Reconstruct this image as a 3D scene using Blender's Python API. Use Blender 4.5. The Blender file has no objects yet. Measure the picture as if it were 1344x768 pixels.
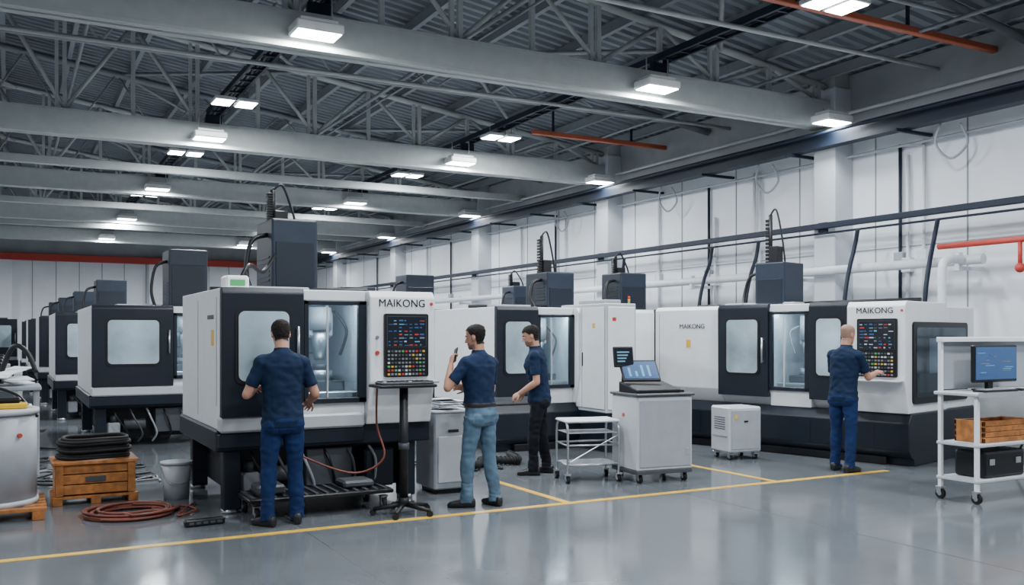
import bpy,bmesh,math,random
from math import sin,cos,pi,radians
from mathutils import Vector,Matrix,noise
from mathutils.bvhtree import BVHTree
random.seed(4)
SC=bpy.context.scene
def link(o):
    SC.collection.objects.link(o); return o
# ---------------------------------------------------------------- materials
def mat(name,col,rough=.5,metal=0.,em=0.,emc=None,var=.06,scale=6.,bump=0.,spec=.5,coat=0.):
    m=bpy.data.materials.new(name); m.use_nodes=True
    nt=m.node_tree; b=nt.nodes['Principled BSDF']
    b.inputs['Roughness'].default_value=rough; b.inputs['Metallic'].default_value=metal
    b.inputs['Specular IOR Level'].default_value=spec
    b.inputs['Coat Weight'].default_value=coat
    tc=nt.nodes.new('ShaderNodeTexCoord'); n=nt.nodes.new('ShaderNodeTexNoise')
    n.inputs['Scale'].default_value=scale; n.inputs['Detail'].default_value=5
    nt.links.new(tc.outputs['Object'],n.inputs['Vector'])
    cr=nt.nodes.new('ShaderNodeValToRGB')
    cr.color_ramp.elements[0].position=.3; cr.color_ramp.elements[1].position=.7
    cr.color_ramp.elements[0].color=(*[max(0,c*(1-var)) for c in col],1)
    cr.color_ramp.elements[1].color=(*[min(1,c*(1+var)) for c in col],1)
    nt.links.new(n.outputs['Fac'],cr.inputs['Fac']); nt.links.new(cr.outputs['Color'],b.inputs['Base Color'])
    if em>0:
        b.inputs['Emission Color'].default_value=(*(emc or col),1); b.inputs['Emission Strength'].default_value=em
    if bump>0:
        bp=nt.nodes.new('ShaderNodeBump'); bp.inputs['Strength'].default_value=bump; bp.inputs['Distance'].default_value=.02
        nt.links.new(n.outputs['Fac'],bp.inputs['Height']); nt.links.new(bp.outputs['Normal'],b.inputs['Normal'])
    return m
WHITE=mat('machine_white',(.74,.76,.78),.36,var=.03)
WHITE2=mat('machine_light_grey',(.46,.48,.51),.42,var=.04)
NAVY=mat('machine_charcoal',(.008,.012,.02),.38,var=.1,spec=.35)
NAVY2=mat('machine_tower_slate',(.013,.02,.034),.42,var=.12,spec=.35)
BLACK=mat('black_plastic',(.006,.0065,.008),.45,spec=.35)
RUB=mat('rubber',(.009,.009,.01),.7,spec=.3)
STEEL=mat('steel',(.5,.52,.54),.3,metal=.9)
GREYP=mat('grey_paint',(.3,.32,.35),.45)
DKGREY=mat('dark_grey',(.05,.056,.065),.5)
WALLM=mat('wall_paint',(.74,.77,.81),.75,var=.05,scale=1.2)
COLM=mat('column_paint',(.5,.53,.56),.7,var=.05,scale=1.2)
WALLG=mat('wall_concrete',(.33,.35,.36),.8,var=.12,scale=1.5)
JOINT=mat('joint_dark',(.27,.29,.32),.8)
BEAM=mat('beam_paint',(.38,.41,.4),.6,var=.06)
TRUSS=mat('truss_paint',(.26,.28,.29),.6)
DUCT=mat('cable_tray',(.008,.014,.028),.55,spec=.3)
PURL=mat('purlin_paint',(.18,.2,.22),.6)
ROOFM=mat('roof_sheet',(.15,.17,.195),.6,metal=.1,var=.2,scale=.6)
RED=mat('red_paint',(.42,.04,.025),.5)
ORANGE=mat('orange_paint',(.4,.09,.04),.5)
YEL=mat('floor_line_yellow',(.62,.37,.03),.45,var=.2,scale=9)
YEL2=mat('yellow_plastic',(.7,.42,.02),.5)
WOOD=mat('pine_wood',(.34,.125,.028),.6,var=.4,scale=14,bump=.2)
LAMP=mat('lamp_diffuser',(.9,.95,1),.4,em=30,emc=(.93,.97,1))
STRIP=mat('inner_strip_light',(.9,.95,1),.4,em=28,emc=(.85,.95,1))
PAPER=mat('paper',(.7,.72,.74),.8)
PIPEW=mat('white_pipe',(.6,.63,.66),.4)
HOUS=mat('lamp_housing',(.6,.62,.62),.4)
CABR=mat('red_brown_cable',(.16,.04,.025),.55,var=.3)
SCR=mat('screen_dark',(.005,.008,.014),.2)
CY=mat('ui_cyan',(.06,.25,.38),.4,em=.5); GR=mat('ui_green',(.04,.26,.08),.4,em=.4)
RD=mat('ui_red',(.4,.02,.02),.4,em=.3); YL=mat('ui_yellow',(.5,.3,.03),.4,em=.25); WT=mat('ui_white',(.45,.48,.52),.4,em=.15)
BLU=mat('ui_blue',(.02,.06,.16),.3,em=.6)
KEY=mat('key_grey',(.16,.175,.195),.45)
INNER=mat('machine_interior',(.55,.61,.65),.35,var=.15,scale=4)
def glassmat(name,tint,opa,rough):
    m=bpy.data.materials.new(name); m.use_nodes=True; nt=m.node_tree; nt.nodes.clear()
    o=nt.nodes.new('ShaderNodeOutputMaterial'); t=nt.nodes.new('ShaderNodeBsdfTransparent'); g=nt.nodes.new('ShaderNodeBsdfGlossy')
    t.inputs[0].default_value=(*tint,1); g.inputs['Roughness'].default_value=rough; g.inputs['Color'].default_value=(.8,.9,1,1)
    mx=nt.nodes.new('ShaderNodeMixShader'); mx.inputs[0].default_value=opa
    nt.links.new(t.outputs[0],mx.inputs[1]); nt.links.new(g.outputs[0],mx.inputs[2]); nt.links.new(mx.outputs[0],o.inputs[0]); return m
GLASS=glassmat('clear_glass',(.88,.94,.97),.1,.05)
DGLASS=glassmat('tinted_glass',(.45,.52,.57),.15,.08)
FROST=mat('frosted_pane',(.33,.42,.48),.2,var=.5,scale=1.1,coat=.4)
def floormat():
    m=bpy.data.materials.new('polished_concrete'); m.use_nodes=True; nt=m.node_tree; b=nt.nodes['Principled BSDF']
    tc=nt.nodes.new('ShaderNodeTexCoord')
    n=nt.nodes.new('ShaderNodeTexNoise'); n.inputs['Scale'].default_value=.5; n.inputs['Detail'].default_value=7; n.inputs['Roughness'].default_value=.6
    n2=nt.nodes.new('ShaderNodeTexNoise'); n2.inputs['Scale'].default_value=1.1; n2.inputs['Detail'].default_value=4
    for q in(n,n2): nt.links.new(tc.outputs['Object'],q.inputs['Vector'])
    cr=nt.nodes.new('ShaderNodeValToRGB'); cr.color_ramp.elements[0].position=.3; cr.color_ramp.elements[1].position=.72
    cr.color_ramp.elements[0].color=(.098,.11,.122,1); cr.color_ramp.elements[1].color=(.14,.154,.168,1)
    nt.links.new(n.outputs['Fac'],cr.inputs['Fac']); nt.links.new(cr.outputs['Color'],b.inputs['Base Color'])
    mr=nt.nodes.new('ShaderNodeMapRange'); mr.inputs['From Min'].default_value=.3; mr.inputs['From Max'].default_value=.7
    mr.inputs['To Min'].default_value=.08; mr.inputs['To Max'].default_value=.18
    nt.links.new(n2.outputs['Fac'],mr.inputs['Value']); nt.links.new(mr.outputs['Result'],b.inputs['Roughness'])
    b.inputs['Specular IOR Level'].default_value=.8
    return m
FLOOR=floormat()
# ---------------------------------------------------------------- mesh group
def frame(d):
    d=d.normalized(); u=Vector((0,0,1)) if abs(d.z)<.9 else Vector((1,0,0))
    a=d.cross(u).normalized(); return a,d.cross(a).normalized()
class G:
    def __init__(s): s.V=[];s.F=[];s.I=[];s.S=[];s.M=[]
    def mi(s,m):
        if m not in s.M: s.M.append(m)
        return s.M.index(m)
    def addbm(s,bm,m,smooth=False,T=None):
        bmesh.ops.recalc_face_normals(bm,faces=bm.faces)
        o=len(s.V); i=s.mi(m); bm.verts.index_update()
        for v in bm.verts: s.V.append((T@v.co) if T else v.co.copy())
        for f in bm.faces: s.F.append([o+v.index for v in f.verts]); s.I.append(i); s.S.append(smooth)
        bm.free()
    def box(s,x0,x1,y0,y1,z0,z1,m,b=.006,T=None,seg=1):
        bm=bmesh.new(); bmesh.ops.create_cube(bm,size=1)
        for v in bm.verts: v.co=Vector(((x0+x1)/2+v.co.x*(x1-x0),(y0+y1)/2+v.co.y*(y1-y0),(z0+z1)/2+v.co.z*(z1-z0)))
        if b>0:
            b=min(b,.45*min(abs(x1-x0),abs(y1-y0),abs(z1-z0)))
            bmesh.ops.bevel(bm,geom=bm.edges[:],offset=b,segments=seg,affect='EDGES',profile=.5)
        s.addbm(bm,m,False,T)
    def prism(s,poly,ax,a0,a1,m,b=0,T=None):
        bm=bmesh.new()
        def P(p,a):
            return {'x':(a,p[0],p[1]),'y':(p[0],a,p[1]),'z':(p[0],p[1],a)}[ax]
        A=[bm.verts.new(P(p,a0)) for p in poly]; B=[bm.verts.new(P(p,a1)) for p in poly]
        bm.faces.new(A); bm.faces.new(B); n=len(poly)
        for i in range(n): bm.faces.new((A[i],A[(i+1)%n],B[(i+1)%n],B[i]))
        if b>0: bmesh.ops.bevel(bm,geom=bm.edges[:],offset=b,segments=2,affect='EDGES',profile=.5)
        s.addbm(bm,m,False,T)
    def rrect(s,x0,x1,z0,z1,r,y0,y1,m,ax='y',T=None):
        pts=[]
        for cx,cz,a in((x1-r,z1-r,0),(x0+r,z1-r,90),(x0+r,z0+r,180),(x1-r,z0+r,270)):
            for k in range(6):
                t=radians(a+k*18); pts.append((cx+r*cos(t),cz+r*sin(t)))
        s.prism(pts,ax,y0,y1,m,0,T)
    def cyl(s,p0,p1,r,m,r1=None,n=16,T=None,smooth=True):
        s.tube([p0,p1],r,m,n,T,r1)
    def tube(s,pts,r,m,n=8,T=None,r1=None,closed=False):
        pts=[Vector(p) for p in pts]; L=len(pts); i0=len(s.V); mi=s.mi(m)
        d=(pts[1]-pts[0]).normalized(); a,b=frame(d)
        for k in range(L):
            if closed: t=(pts[(k+1)%L]-pts[k-1])
            else: t=(pts[min(k+1,L-1)]-pts[max(k-1,0)])
            t=t.normalized() if t.length>1e-9 else d
            a=(a-t*a.dot(t)).normalized(); b=t.cross(a)
            rr=r if r1 is None else r+(r1-r)*k/(L-1)
            for j in range(n):
                q=pts[k]+(a*cos(2*pi*j/n)+b*sin(2*pi*j/n))*rr
                s.V.append((T@q) if T else q)
        for k in range(L if closed else L-1):
            k2=(k+1)%L
            for j in range(n):
                j2=(j+1)%n
                s.F.append([i0+k*n+j,i0+k*n+j2,i0+k2*n+j2,i0+k2*n+j]); s.I.append(mi); s.S.append(True)
        if not closed:
            s.F.append([i0+j for j in range(n)][::-1]); s.I.append(mi); s.S.append(False)
            s.F.append([i0+(L-1)*n+j for j in range(n)]); s.I.append(mi); s.S.append(False)
    def ball(s,c,r,m,sx=1,sy=1,sz=1,T=None):
        bm=bmesh.new(); bmesh.ops.create_uvsphere(bm,u_segments=16,v_segments=10,radius=r)
        for v in bm.verts: v.co=Vector((c[0]+v.co.x*sx,c[1]+v.co.y*sy,c[2]+v.co.z*sz))
        s.addbm(bm,m,True,T)
    def caster(s,x,y,m=RUB,r=.05,z=.0):
        s.cyl((x-.018,y,z+r),(x+.018,y,z+r),r,m,n=16); s.cyl((x-.022,y,z+r),(x+.022,y,z+r),r*.45,STEEL,n=10)
        s.box(x-.03,x-.024,y-.02,y+.03,z+r,z+2*r+.02,STEEL,.002); s.box(x+.024,x+.03,y-.02,y+.03,z+r,z+2*r+.02,STEEL,.002)
        s.box(x-.035,x+.035,y-.035,y+.035,z+2*r+.01,z+2*r+.025,STEEL,.002)
    def done(s,name,parent=None,loc=(0,0,0),rz=0):
        me=bpy.data.meshes.new(name); me.from_pydata([tuple(v) for v in s.V],[],s.F)
        for m in s.M: me.materials.append(m)
        me.polygons.foreach_set('material_index',s.I); me.polygons.foreach_set('use_smooth',s.S); me.update()
        o=link(bpy.data.objects.new(name,me)); o.location=loc; o.rotation_euler[2]=rz
        if parent: o.parent=parent
        return o
def empty(name,loc=(0,0,0),rz=0):
    o=link(bpy.data.objects.new(name,None)); o.location=loc; o.rotation_euler[2]=rz; o.empty_display_size=.2; return o
def smoothpath(P,k=6,closed=False):
    P=[Vector(p) for p in P]; n=len(P); out=[]
    for i in range(n if closed else n-1):
        if closed: p0,p1,p2,p3=P[i-1],P[i],P[(i+1)%n],P[(i+2)%n]
        else: p0,p1,p2,p3=P[max(i-1,0)],P[i],P[i+1],P[min(i+2,n-1)]
        for j in range(k):
            t=j/k; out.append(.5*((2*p1)+(p2-p0)*t+(2*p0-5*p1+4*p2-p3)*t*t+(3*p1-p0-3*p2+p3)*t**3))
    if not closed: out.append(P[-1])
    return out
def text(body,size,m,parent,loc,rot=(pi/2,0,0),name='lettering',bold=0.):
    c=bpy.data.curves.new('t','FONT'); c.body=body; c.size=size; c.extrude=.002; c.offset=bold; c.align_x='CENTER'; c.align_y='CENTER'
    o=bpy.data.objects.new('t',c); link(o); bpy.context.view_layer.update()
    me=bpy.data.meshes.new_from_object(o.evaluated_get(bpy.context.evaluated_depsgraph_get())); bpy.data.objects.remove(o)
    me.materials.clear(); me.materials.append(m)
    k=link(bpy.data.objects.new(name,me)); k.parent=parent; k.location=loc; k.rotation_euler=rot; return k
# ---------------------------------------------------------------- room
XW=13.; YB=44.; XL=-9.; YF=-5.
BY=[4.7,11.6,18.5,25.4,32.3,39.2]
def rz_(x): return 6.2+(XW-x)*.135
g=G(); g.box(XL,XW,YF,YB,-.2,0,FLOOR,0); g.done('floor')
g=G()
for x in(-1.8,2.2,6.2,10.2): g.box(x-.003,x+.003,YF,YB,0,.0012,DKGREY,0)
for y in(-1,3.5,12.5,17,22,27,32): g.box(XL,XW,y-.003,y+.003,0,.0012,DKGREY,0)
g.done('trim_floor_joints')
g=G()
g.box(-6,9.4,7.66,7.75,0,.003,YEL,0); g.box(4.8,4.88,7.75,9.3,0,.003,YEL,0); g.box(7.56,7.64,7.75,9.25,0,.003,YEL,0)
g.done('floor_marking_line')
g=G()
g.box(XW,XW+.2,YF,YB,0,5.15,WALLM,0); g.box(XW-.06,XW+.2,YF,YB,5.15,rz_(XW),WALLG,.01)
g.box(XW-.03,XW,YF,YB,0,1.1,WALLG,0)
yy=YF+.4
while yy<YB:
    g.box(XW-.012,XW,yy-.01,yy+.01,1.1,5.15,JOINT,0); yy+=1.72
g.box(XW-.012,XW,YF,YB,3.1,3.12,JOINT,0)
g.done('wall_right')
g=G()
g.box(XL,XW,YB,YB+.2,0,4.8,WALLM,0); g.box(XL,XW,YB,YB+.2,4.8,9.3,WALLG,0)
x=XL
while x<XW: g.box(x,x+.03,YB-.02,YB,0,4.8,JOINT,0); x+=.9
g.box(XL,XW,YB-.5,YB-.3,4.78,5.08,RED,.02)
g.box(-.4,.15,YB-.4,YB,0,4.8,WALLM,.02); g.box(5.5,6.05,YB-.4,YB,0,4.8,WALLM,.02)
g.done('wall_back')
g=G(); g.box(XL-.2,XL,YF,YB,0,9.2,WALLM,0); g.done('wall_left')
V=[];F=[];y=YF;i=0
prof=[0,.0,.055,.055]; st=[.09,.03,.09,.03]
while y<YB:
    z=prof[i%4]; V+=[(XL,y,rz_(XL)+z),(XW+.1,y,rz_(XW+.1)+z)]; y+=st[i%4]; i+=1
for k in range(len(V)//2-1): F.append((2*k,2*k+1,2*k+3,2*k+2))
me=bpy.data.meshes.new('ceiling'); me.from_pydata(V,[],F); me.materials.append(ROOFM); link(bpy.data.objects.new('ceiling',me))
g=G(); x=XW-.6
while x>XL:
    z=rz_(x)-.03; g.box(x-.03,x+.03,YF,YB,z-.16,z,PURL,0); g.box(x-.03,x+.06,YF,YB,z-.17,z-.155,PURL,0); x-=1.25
g.done('roof_purlins')
def beam_mesh():
    g=G()
    g.box(XL,XW-.45,-.03,.03,5.25,5.72,BEAM,0)
    g.box(XL,XW-.45,-.14,.16,5.25,5.31,BEAM,.004); g.box(XL,XW-.45,-.14,.16,5.66,5.72,BEAM,.004)
    g.box(XL,XW-.45,-.138,-.1,5.3,5.68,BEAM,.004)
    return g
def truss_mesh(full=True):
    g=G(); zt=lambda x: rz_(x)-.26
    x=XW-.6
    g.tube([(XW-.3,0,zt(XW-.3)),(XL,0,zt(XL))],.07,BEAM,4)
    k=0
    zb=5.74
    while x>XL+1:
        x2=x-1.15
        if zt(x)-zb>.05:
            g.box(x-.035,x+.035,-.035,.035,zb,zt(x),BEAM,0)
            if k%2==0: g.tube([(x,0,zb),(x2,0,zt(x2))],.04,BEAM,4)
            else: g.tube([(x,0,zt(x)),(x2,0,zb)],.04,BEAM,4)
            if k%2==0: g.box(x-.16,x-.1,-.03,.03,zb,zt(x),BEAM,0)
        x=x2;k+=1
    return g
bo=None
for y in BY:
    e=empty('roof_truss_beam',(0,y,0))
    if bo is None:
        a=beam_mesh().done('girder',e); b=truss_mesh().done('lattice',e); bo=(a.data,b.data)
    else:
        for n,d in zip(('girder','lattice'),bo):
            o=link(bpy.data.objects.new(n,d)); o.parent=e
g=G()
for y in BY:
    for yy in(y-3.45,):
        g.tube([(XW-.1,yy,rz_(XW)-.3),(XL,yy,rz_(XL)-.3)],.075,PURL,4)
        g.tube([(XW-.1,yy,6.0),(XL,yy,6.0)],.03,TRUSS,6)
        x=XW-1
        while x>XL+2:
            g.tube([(x,yy,6.),(x-.9,yy,rz_(x-.9)-.3)],.02,TRUSS,4); g.tube([(x-.9,yy,rz_(x-.9)-.3),(x-1.8,yy,6.)],.02,TRUSS,4); x-=1.8
    for x in(0.2,5.2,10.2): 
        g.tube([(x,y,rz_(x)-.28),(x-3,y+3.45,rz_(x-3)-.28)],.04,TRUSS,4); g.tube([(x-3,y+3.45,rz_(x-3)-.28),(x,y+6.9,rz_(x)-.28)],.04,TRUSS,4)
g.done('roof_bracing')
for y in BY:
    g=G(); g.box(XW-.45,XW,y-.24,y+.24,0,5.95,COLM,.01); g.box(XW-.5,XW,y-.3,y+.3,5.2,5.27,BEAM,.01)
    g.box(XW-.42,XW-.06,y-.2,y+.2,5.95,rz_(XW-.4)-.02,BEAM,.01)
    g.done('wall_column')
g=G()
g.box(XW-.66,XW-.5,YF,YB-.6,4.9,5.16,DUCT,.01); g.box(XW-.7,XW-.48,YF,YB-.6,5.14,5.17,DUCT,0); g.box(XW-.7,XW-.48,YF,YB-.6,4.89,4.92,DUCT,0)
g.tube([(XW-.8,YF,5.1),(XW-.8,YB-.6,5.1)],.03,DUCT,6)
yy=-4
while yy<43: g.box(XW-.86,XW,yy-.03,yy+.03,4.83,4.88,DUCT,.004); yy+=2.3
g.tube([(XW-.2,YF,5.5),(XW-.2,YB-.6,5.5)],.03,PIPEW,6); g.tube([(XW-.15,YF,4.75),(XW-.15,YB-.6,4.75)],.025,GREYP,6)
g.done('wall_cable_tray')
g=G()
g.box(XW-.58,XW-.48,YF,YB-.6,3.5,3.6,DUCT,.01); g.tube([(XW-.53,YF,3.42),(XW-.53,YB-.6,3.42)],.02,DUCT,6)
for y in BY: g.box(XW-.5,XW-.455,y-.1,y+.1,3.45,3.62,DUCT,.005)
g.done('wall_busbar')
g=G()
for x,z in((3.5,5.95),(8.95,5.95)):
    for dx in(-.12,.12): g.box(x+dx-.02,x+dx+.02,YF,YB-.6,z-.05,z+.05,DUCT,0)
    y=YF
    while y<YB-.7: g.box(x-.12,x+.12,y-.02,y+.02,z-.04,z-.01,DUCT,0); y+=.4
    for k in range(3): g.tube([(x-.07+k*.07,YF,z+.01),(x-.07+k*.07,YB-.6,z+.01)],.02,BLACK,6)
    for y in BY: g.box(x-.15,x+.15,y-.05,y+.05,5.72,5.9,DUCT,.005)
g.done('ceiling_cable_tray')
g=G()
for x,z,r in((1.0,6.1,.03),(6.1,6.15,.035),(6.3,6.15,.02),(11.2,5.9,.03),(-2,6.2,.04)): g.tube([(x,YF,z),(x,YB-.6,z)],r,PURL,6)
for y in(9.6,14.4,21.5,28.6,35,38): g.tube([(XL,y,5.85),(XW-.1,y,5.85)],.035,BEAM,6)
for y in(23,30,36): g.box(XL,XW-.1,y-.09,y+.09,5.45,5.63,BEAM,.01)
g.done('ceiling_pipes')
g=G()
g.box(8.1,XW-.06,8.62,8.72,5.86,5.95,ORANGE,.01); g.box(9.5,XW-.06,16.5,16.6,5.8,5.89,ORANGE,.01)
for x in(8.6,11): g.box(x-.02,x+.02,8.65,8.69,5.95,rz_(x)-.1,DUCT,0)
for x in(10,12): g.box(x-.02,x+.02,16.53,16.57,5.89,rz_(x)-.1,DUCT,0)
g.done('orange_crane_rail')
def conduit(name,segs,m=DUCT):
    g=G()
    for p,r in segs: g.tube(smoothpath(p,5) if len(p)>2 else p,r,m,8)
    return g.done(name)
xc=XW-.05
for y,z0,z1,m in((7.9,2.5,4.8,PIPEW),(9.9,1,4.8,PIPEW),(10.2,1,4.6,PIPEW),(10.35,1,4.8,DUCT),(13.6,1,4.85,PIPEW),(13.75,1,4.85,PIPEW),(14.9,1.5,4.1,PIPEW),(15.1,1,4.8,DUCT),(16.8,1,4.85,PIPEW),(20.8,1,4.8,PIPEW),(21.3,1,4.8,DUCT),(23.2,1,4.8,PIPEW),(28,1,4.8,DUCT),(30,1,4.8,PIPEW),(35,1,4.8,DUCT)):
    g=G(); g.tube([(xc,y,z0),(xc,y,z1)],.028,m,8); g.box(xc-.06,XW,y-.09,y+.09,(z0+z1)/2-.12,(z0+z1)/2+.12,m if m is PIPEW else GREYP,.01); g.done('wall_conduit')
for y in (9.3,13.2,16.2,20.6):
    conduit('wall_hose',[([(xc-.4,y,4.9),(xc-.38,y+.1,4.6),(xc-.3,y-.1,4.35),(xc-.25,y-.35,4.55),(xc-.35,y-.3,4.85)],.02)],GREYP)
for y in (9.2,10.7,13.0,14.3,17.3):
    conduit('machine_supply_hose',[([(xc-.6,y,3.4),(xc-.62,y+.05,3.1),(xc-.85,y-.05,2.75),(xc-1.0,y-.1,2.35),(xc-1.05,y-.1,1.9)],.035)],DUCT)
g=G()
g.tube([(12.42,8.5,2.76),(12.42,30,2.76)],.075,PIPEW,12)
g.tube(smoothpath([(12.42,9.6,2.76),(12.42,8.9,2.76),(12.2,8.75,2.76),(11.9,8.7,2.74),(11.75,8.68,2.6),(11.75,8.68,2.0)],6),.06,PIPEW,12)
for y in(8.9,12.2,15,17.8,22,26.2): g.box(12.4,XW-.04,y-.03,y+.03,2.62,2.68,PIPEW,.004); g.box(12.37,12.47,y-.04,y+.04,2.6,2.88,PIPEW,.01)
g.done('air_duct')
g=G()
for k in range(6): g.tube([(12.8,6.5+k*.22,.0),(12.8,6.5+k*.22,2.9-.07*(k%3))],.022+.006*(k%2),(PIPEW,STEEL,GREYP)[k%3],8)
g.box(12.74,12.86,6.3,7.8,2.5,2.54,GREYP,.004); g.box(12.74,12.86,6.3,7.8,1.6,1.64,GREYP,.004)
g.done('pipe_manifold')
g=G(); g.tube([(12.5,5.5,3.0),(12.5,9.3,3.0)],.045,RED,10); g.tube([(12.5,8.0,3.0),(12.5,8.0,2.6)],.03,RED,8); g.ball((12.5,8.0,2.6),.07,RED); g.done('fire_pipe')
# ---------------------------------------------------------------- lamps
def lamp(x,y,z,double=False,power=215,hang=.3):
    e=empty('high_bay_lamp',(x,y,z)); g=G()
    if not double:
        g.box(-.3,.3,-.2,.2,.0,.12,HOUS,.02); g.box(-.24,.24,-.15,.15,.12,.17,HOUS,.01)
        g.box(-.27,.27,-.17,.17,-.012,0,LAMP,.003); sz=(.54,.34)
        for a in(-.2,.2): g.cyl((a,0,.17),(a,0,.17+hang),.01,GREYP,n=6)
    else:
        for s in(-.2,.2):
            g.box(s-.17,s+.17,-.24,.24,.0,.06,HOUS,.01); g.box(s-.15,s+.15,-.21,.21,-.012,0,LAMP,.003)
        g.box(-.3,.3,-.04,.04,.06,.1,GREYP,.005); sz=(.7,.42)
        for a in(-.25,.25): g.cyl((a,0,.1),(a,0,.1+hang),.01,GREYP,n=6)
    g.done('housing',e)
    L=bpy.data.lights.new('led','AREA'); L.shape='RECTANGLE'; L.size,L.size_y=sz; L.energy=power; L.color=(.92,.965,1)
    o=link(bpy.data.objects.new('led',L)); o.parent=e; o.location=(0,0,-.03)
for i,y in enumerate(BY):
    for x in(-3.5,3.35,8.6): lamp(x,y-.4,5.36)
    lamp(12.1,y-.58,5.2,hang=.05,power=65)
for y in(1.2,8.1,16.9,22,29,36):
    lamp(3.5,y-.3,5.72,True,hang=.12); lamp(8.95,y,5.72,True,hang=.12)
# ---------------------------------------------------------------- machines
def panel(g,x0,x1,z0,z1,y,rows=7):
    g.rrect(x0,x1,z0,z1,.02,y-.03,y,BLACK)
    w=x1-x0;h=z1-z0; yf=y-.034
    sx0,sx1=x0+.03,x1-.03; sz0,sz1=z0+h*.48,z1-.03
    g.box(sx0-.004,sx1+.004,yf+.001,y-.02,sz0-.004,sz1+.004,DKGREY,0)
    g.box(sx0,sx1,yf,y-.02,sz0,sz1,SCR,0)
    for i in range(7):
        for j in range(8):
            if random.random()<.75:
                a=sx0+.01+i*(sx1-sx0-.02)/7; b=sz0+.01+j*(sz1-sz0-.02)/8
                g.box(a,a+random.uniform(.3,.95)*(sx1-sx0)/7,yf-.001,yf,b,b+random.uniform(.15,.45)*(sz1-sz0)/8,random.choice([CY,WT,BLU,BLU,BLU,RD,KEY,KEY,DKGREY]),0)
    for i in range(11):
        for j in range(rows):
            a=x0+.03+i*(w-.06)/11; b=z0+.02+j*(h*.42)/rows
            g.box(a,a+(w-.06)/11*.6,yf-.008,y-.02,b,b+h*.42/rows*.5,random.choice([KEY]*8+[DKGREY]*5+[WT,WT,RD,GR,YL]),0)
def tower(e,x,y,z,w=.48,d=.6,h=.8,mast=.5,seed=0):
    g=G()
    g.box(x,x+w,y,y+d,z,z+h,NAVY2,.02,seg=2); g.box(x+.04,x+w-.04,y-.01,y,z+.06,z+h-.25,NAVY,.005)
    for k in range(6): g.box(x-.008,x,y+.1,y+d-.1,z+.15+k*.05,z+.17+k*.05,NAVY,0)
    g.box(x+w*.2,x+w*.5,y+d*.4,y+d*.7,z+h,z+h+mast*.35,BLACK,.01)
    if mast>0:
        g.cyl((x+.1,y+d*.5,z+h),(x+.1,y+d*.5,z+h+mast),.03,BLACK,n=8)
        for k in range(12): g.box(x+.03,x+.09,y+d*.5-.04,y+d*.5+.04,z+h+k*mast/13,z+h+k*mast/13+mast/18,BLACK,.003)
        g.tube(smoothpath([(x+.1,y+d*.5,z+h+mast),(x+.2,y+d*.5,z+h+mast+.06),(x+w*.6,y+d*.5,z+h+mast*.5),(x+w*.7,y+d*.5,z+h)]),.014,BLACK,6)
    g.tube(smoothpath([(x,y+.2,z+h*.8),(x-.18,y+.15,z+h*.7),(x-.25,y+.1,z+h*.3),(x-.2,y,z)]),.025,BLACK,8)
    g.done('spindle_tower',e)
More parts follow.
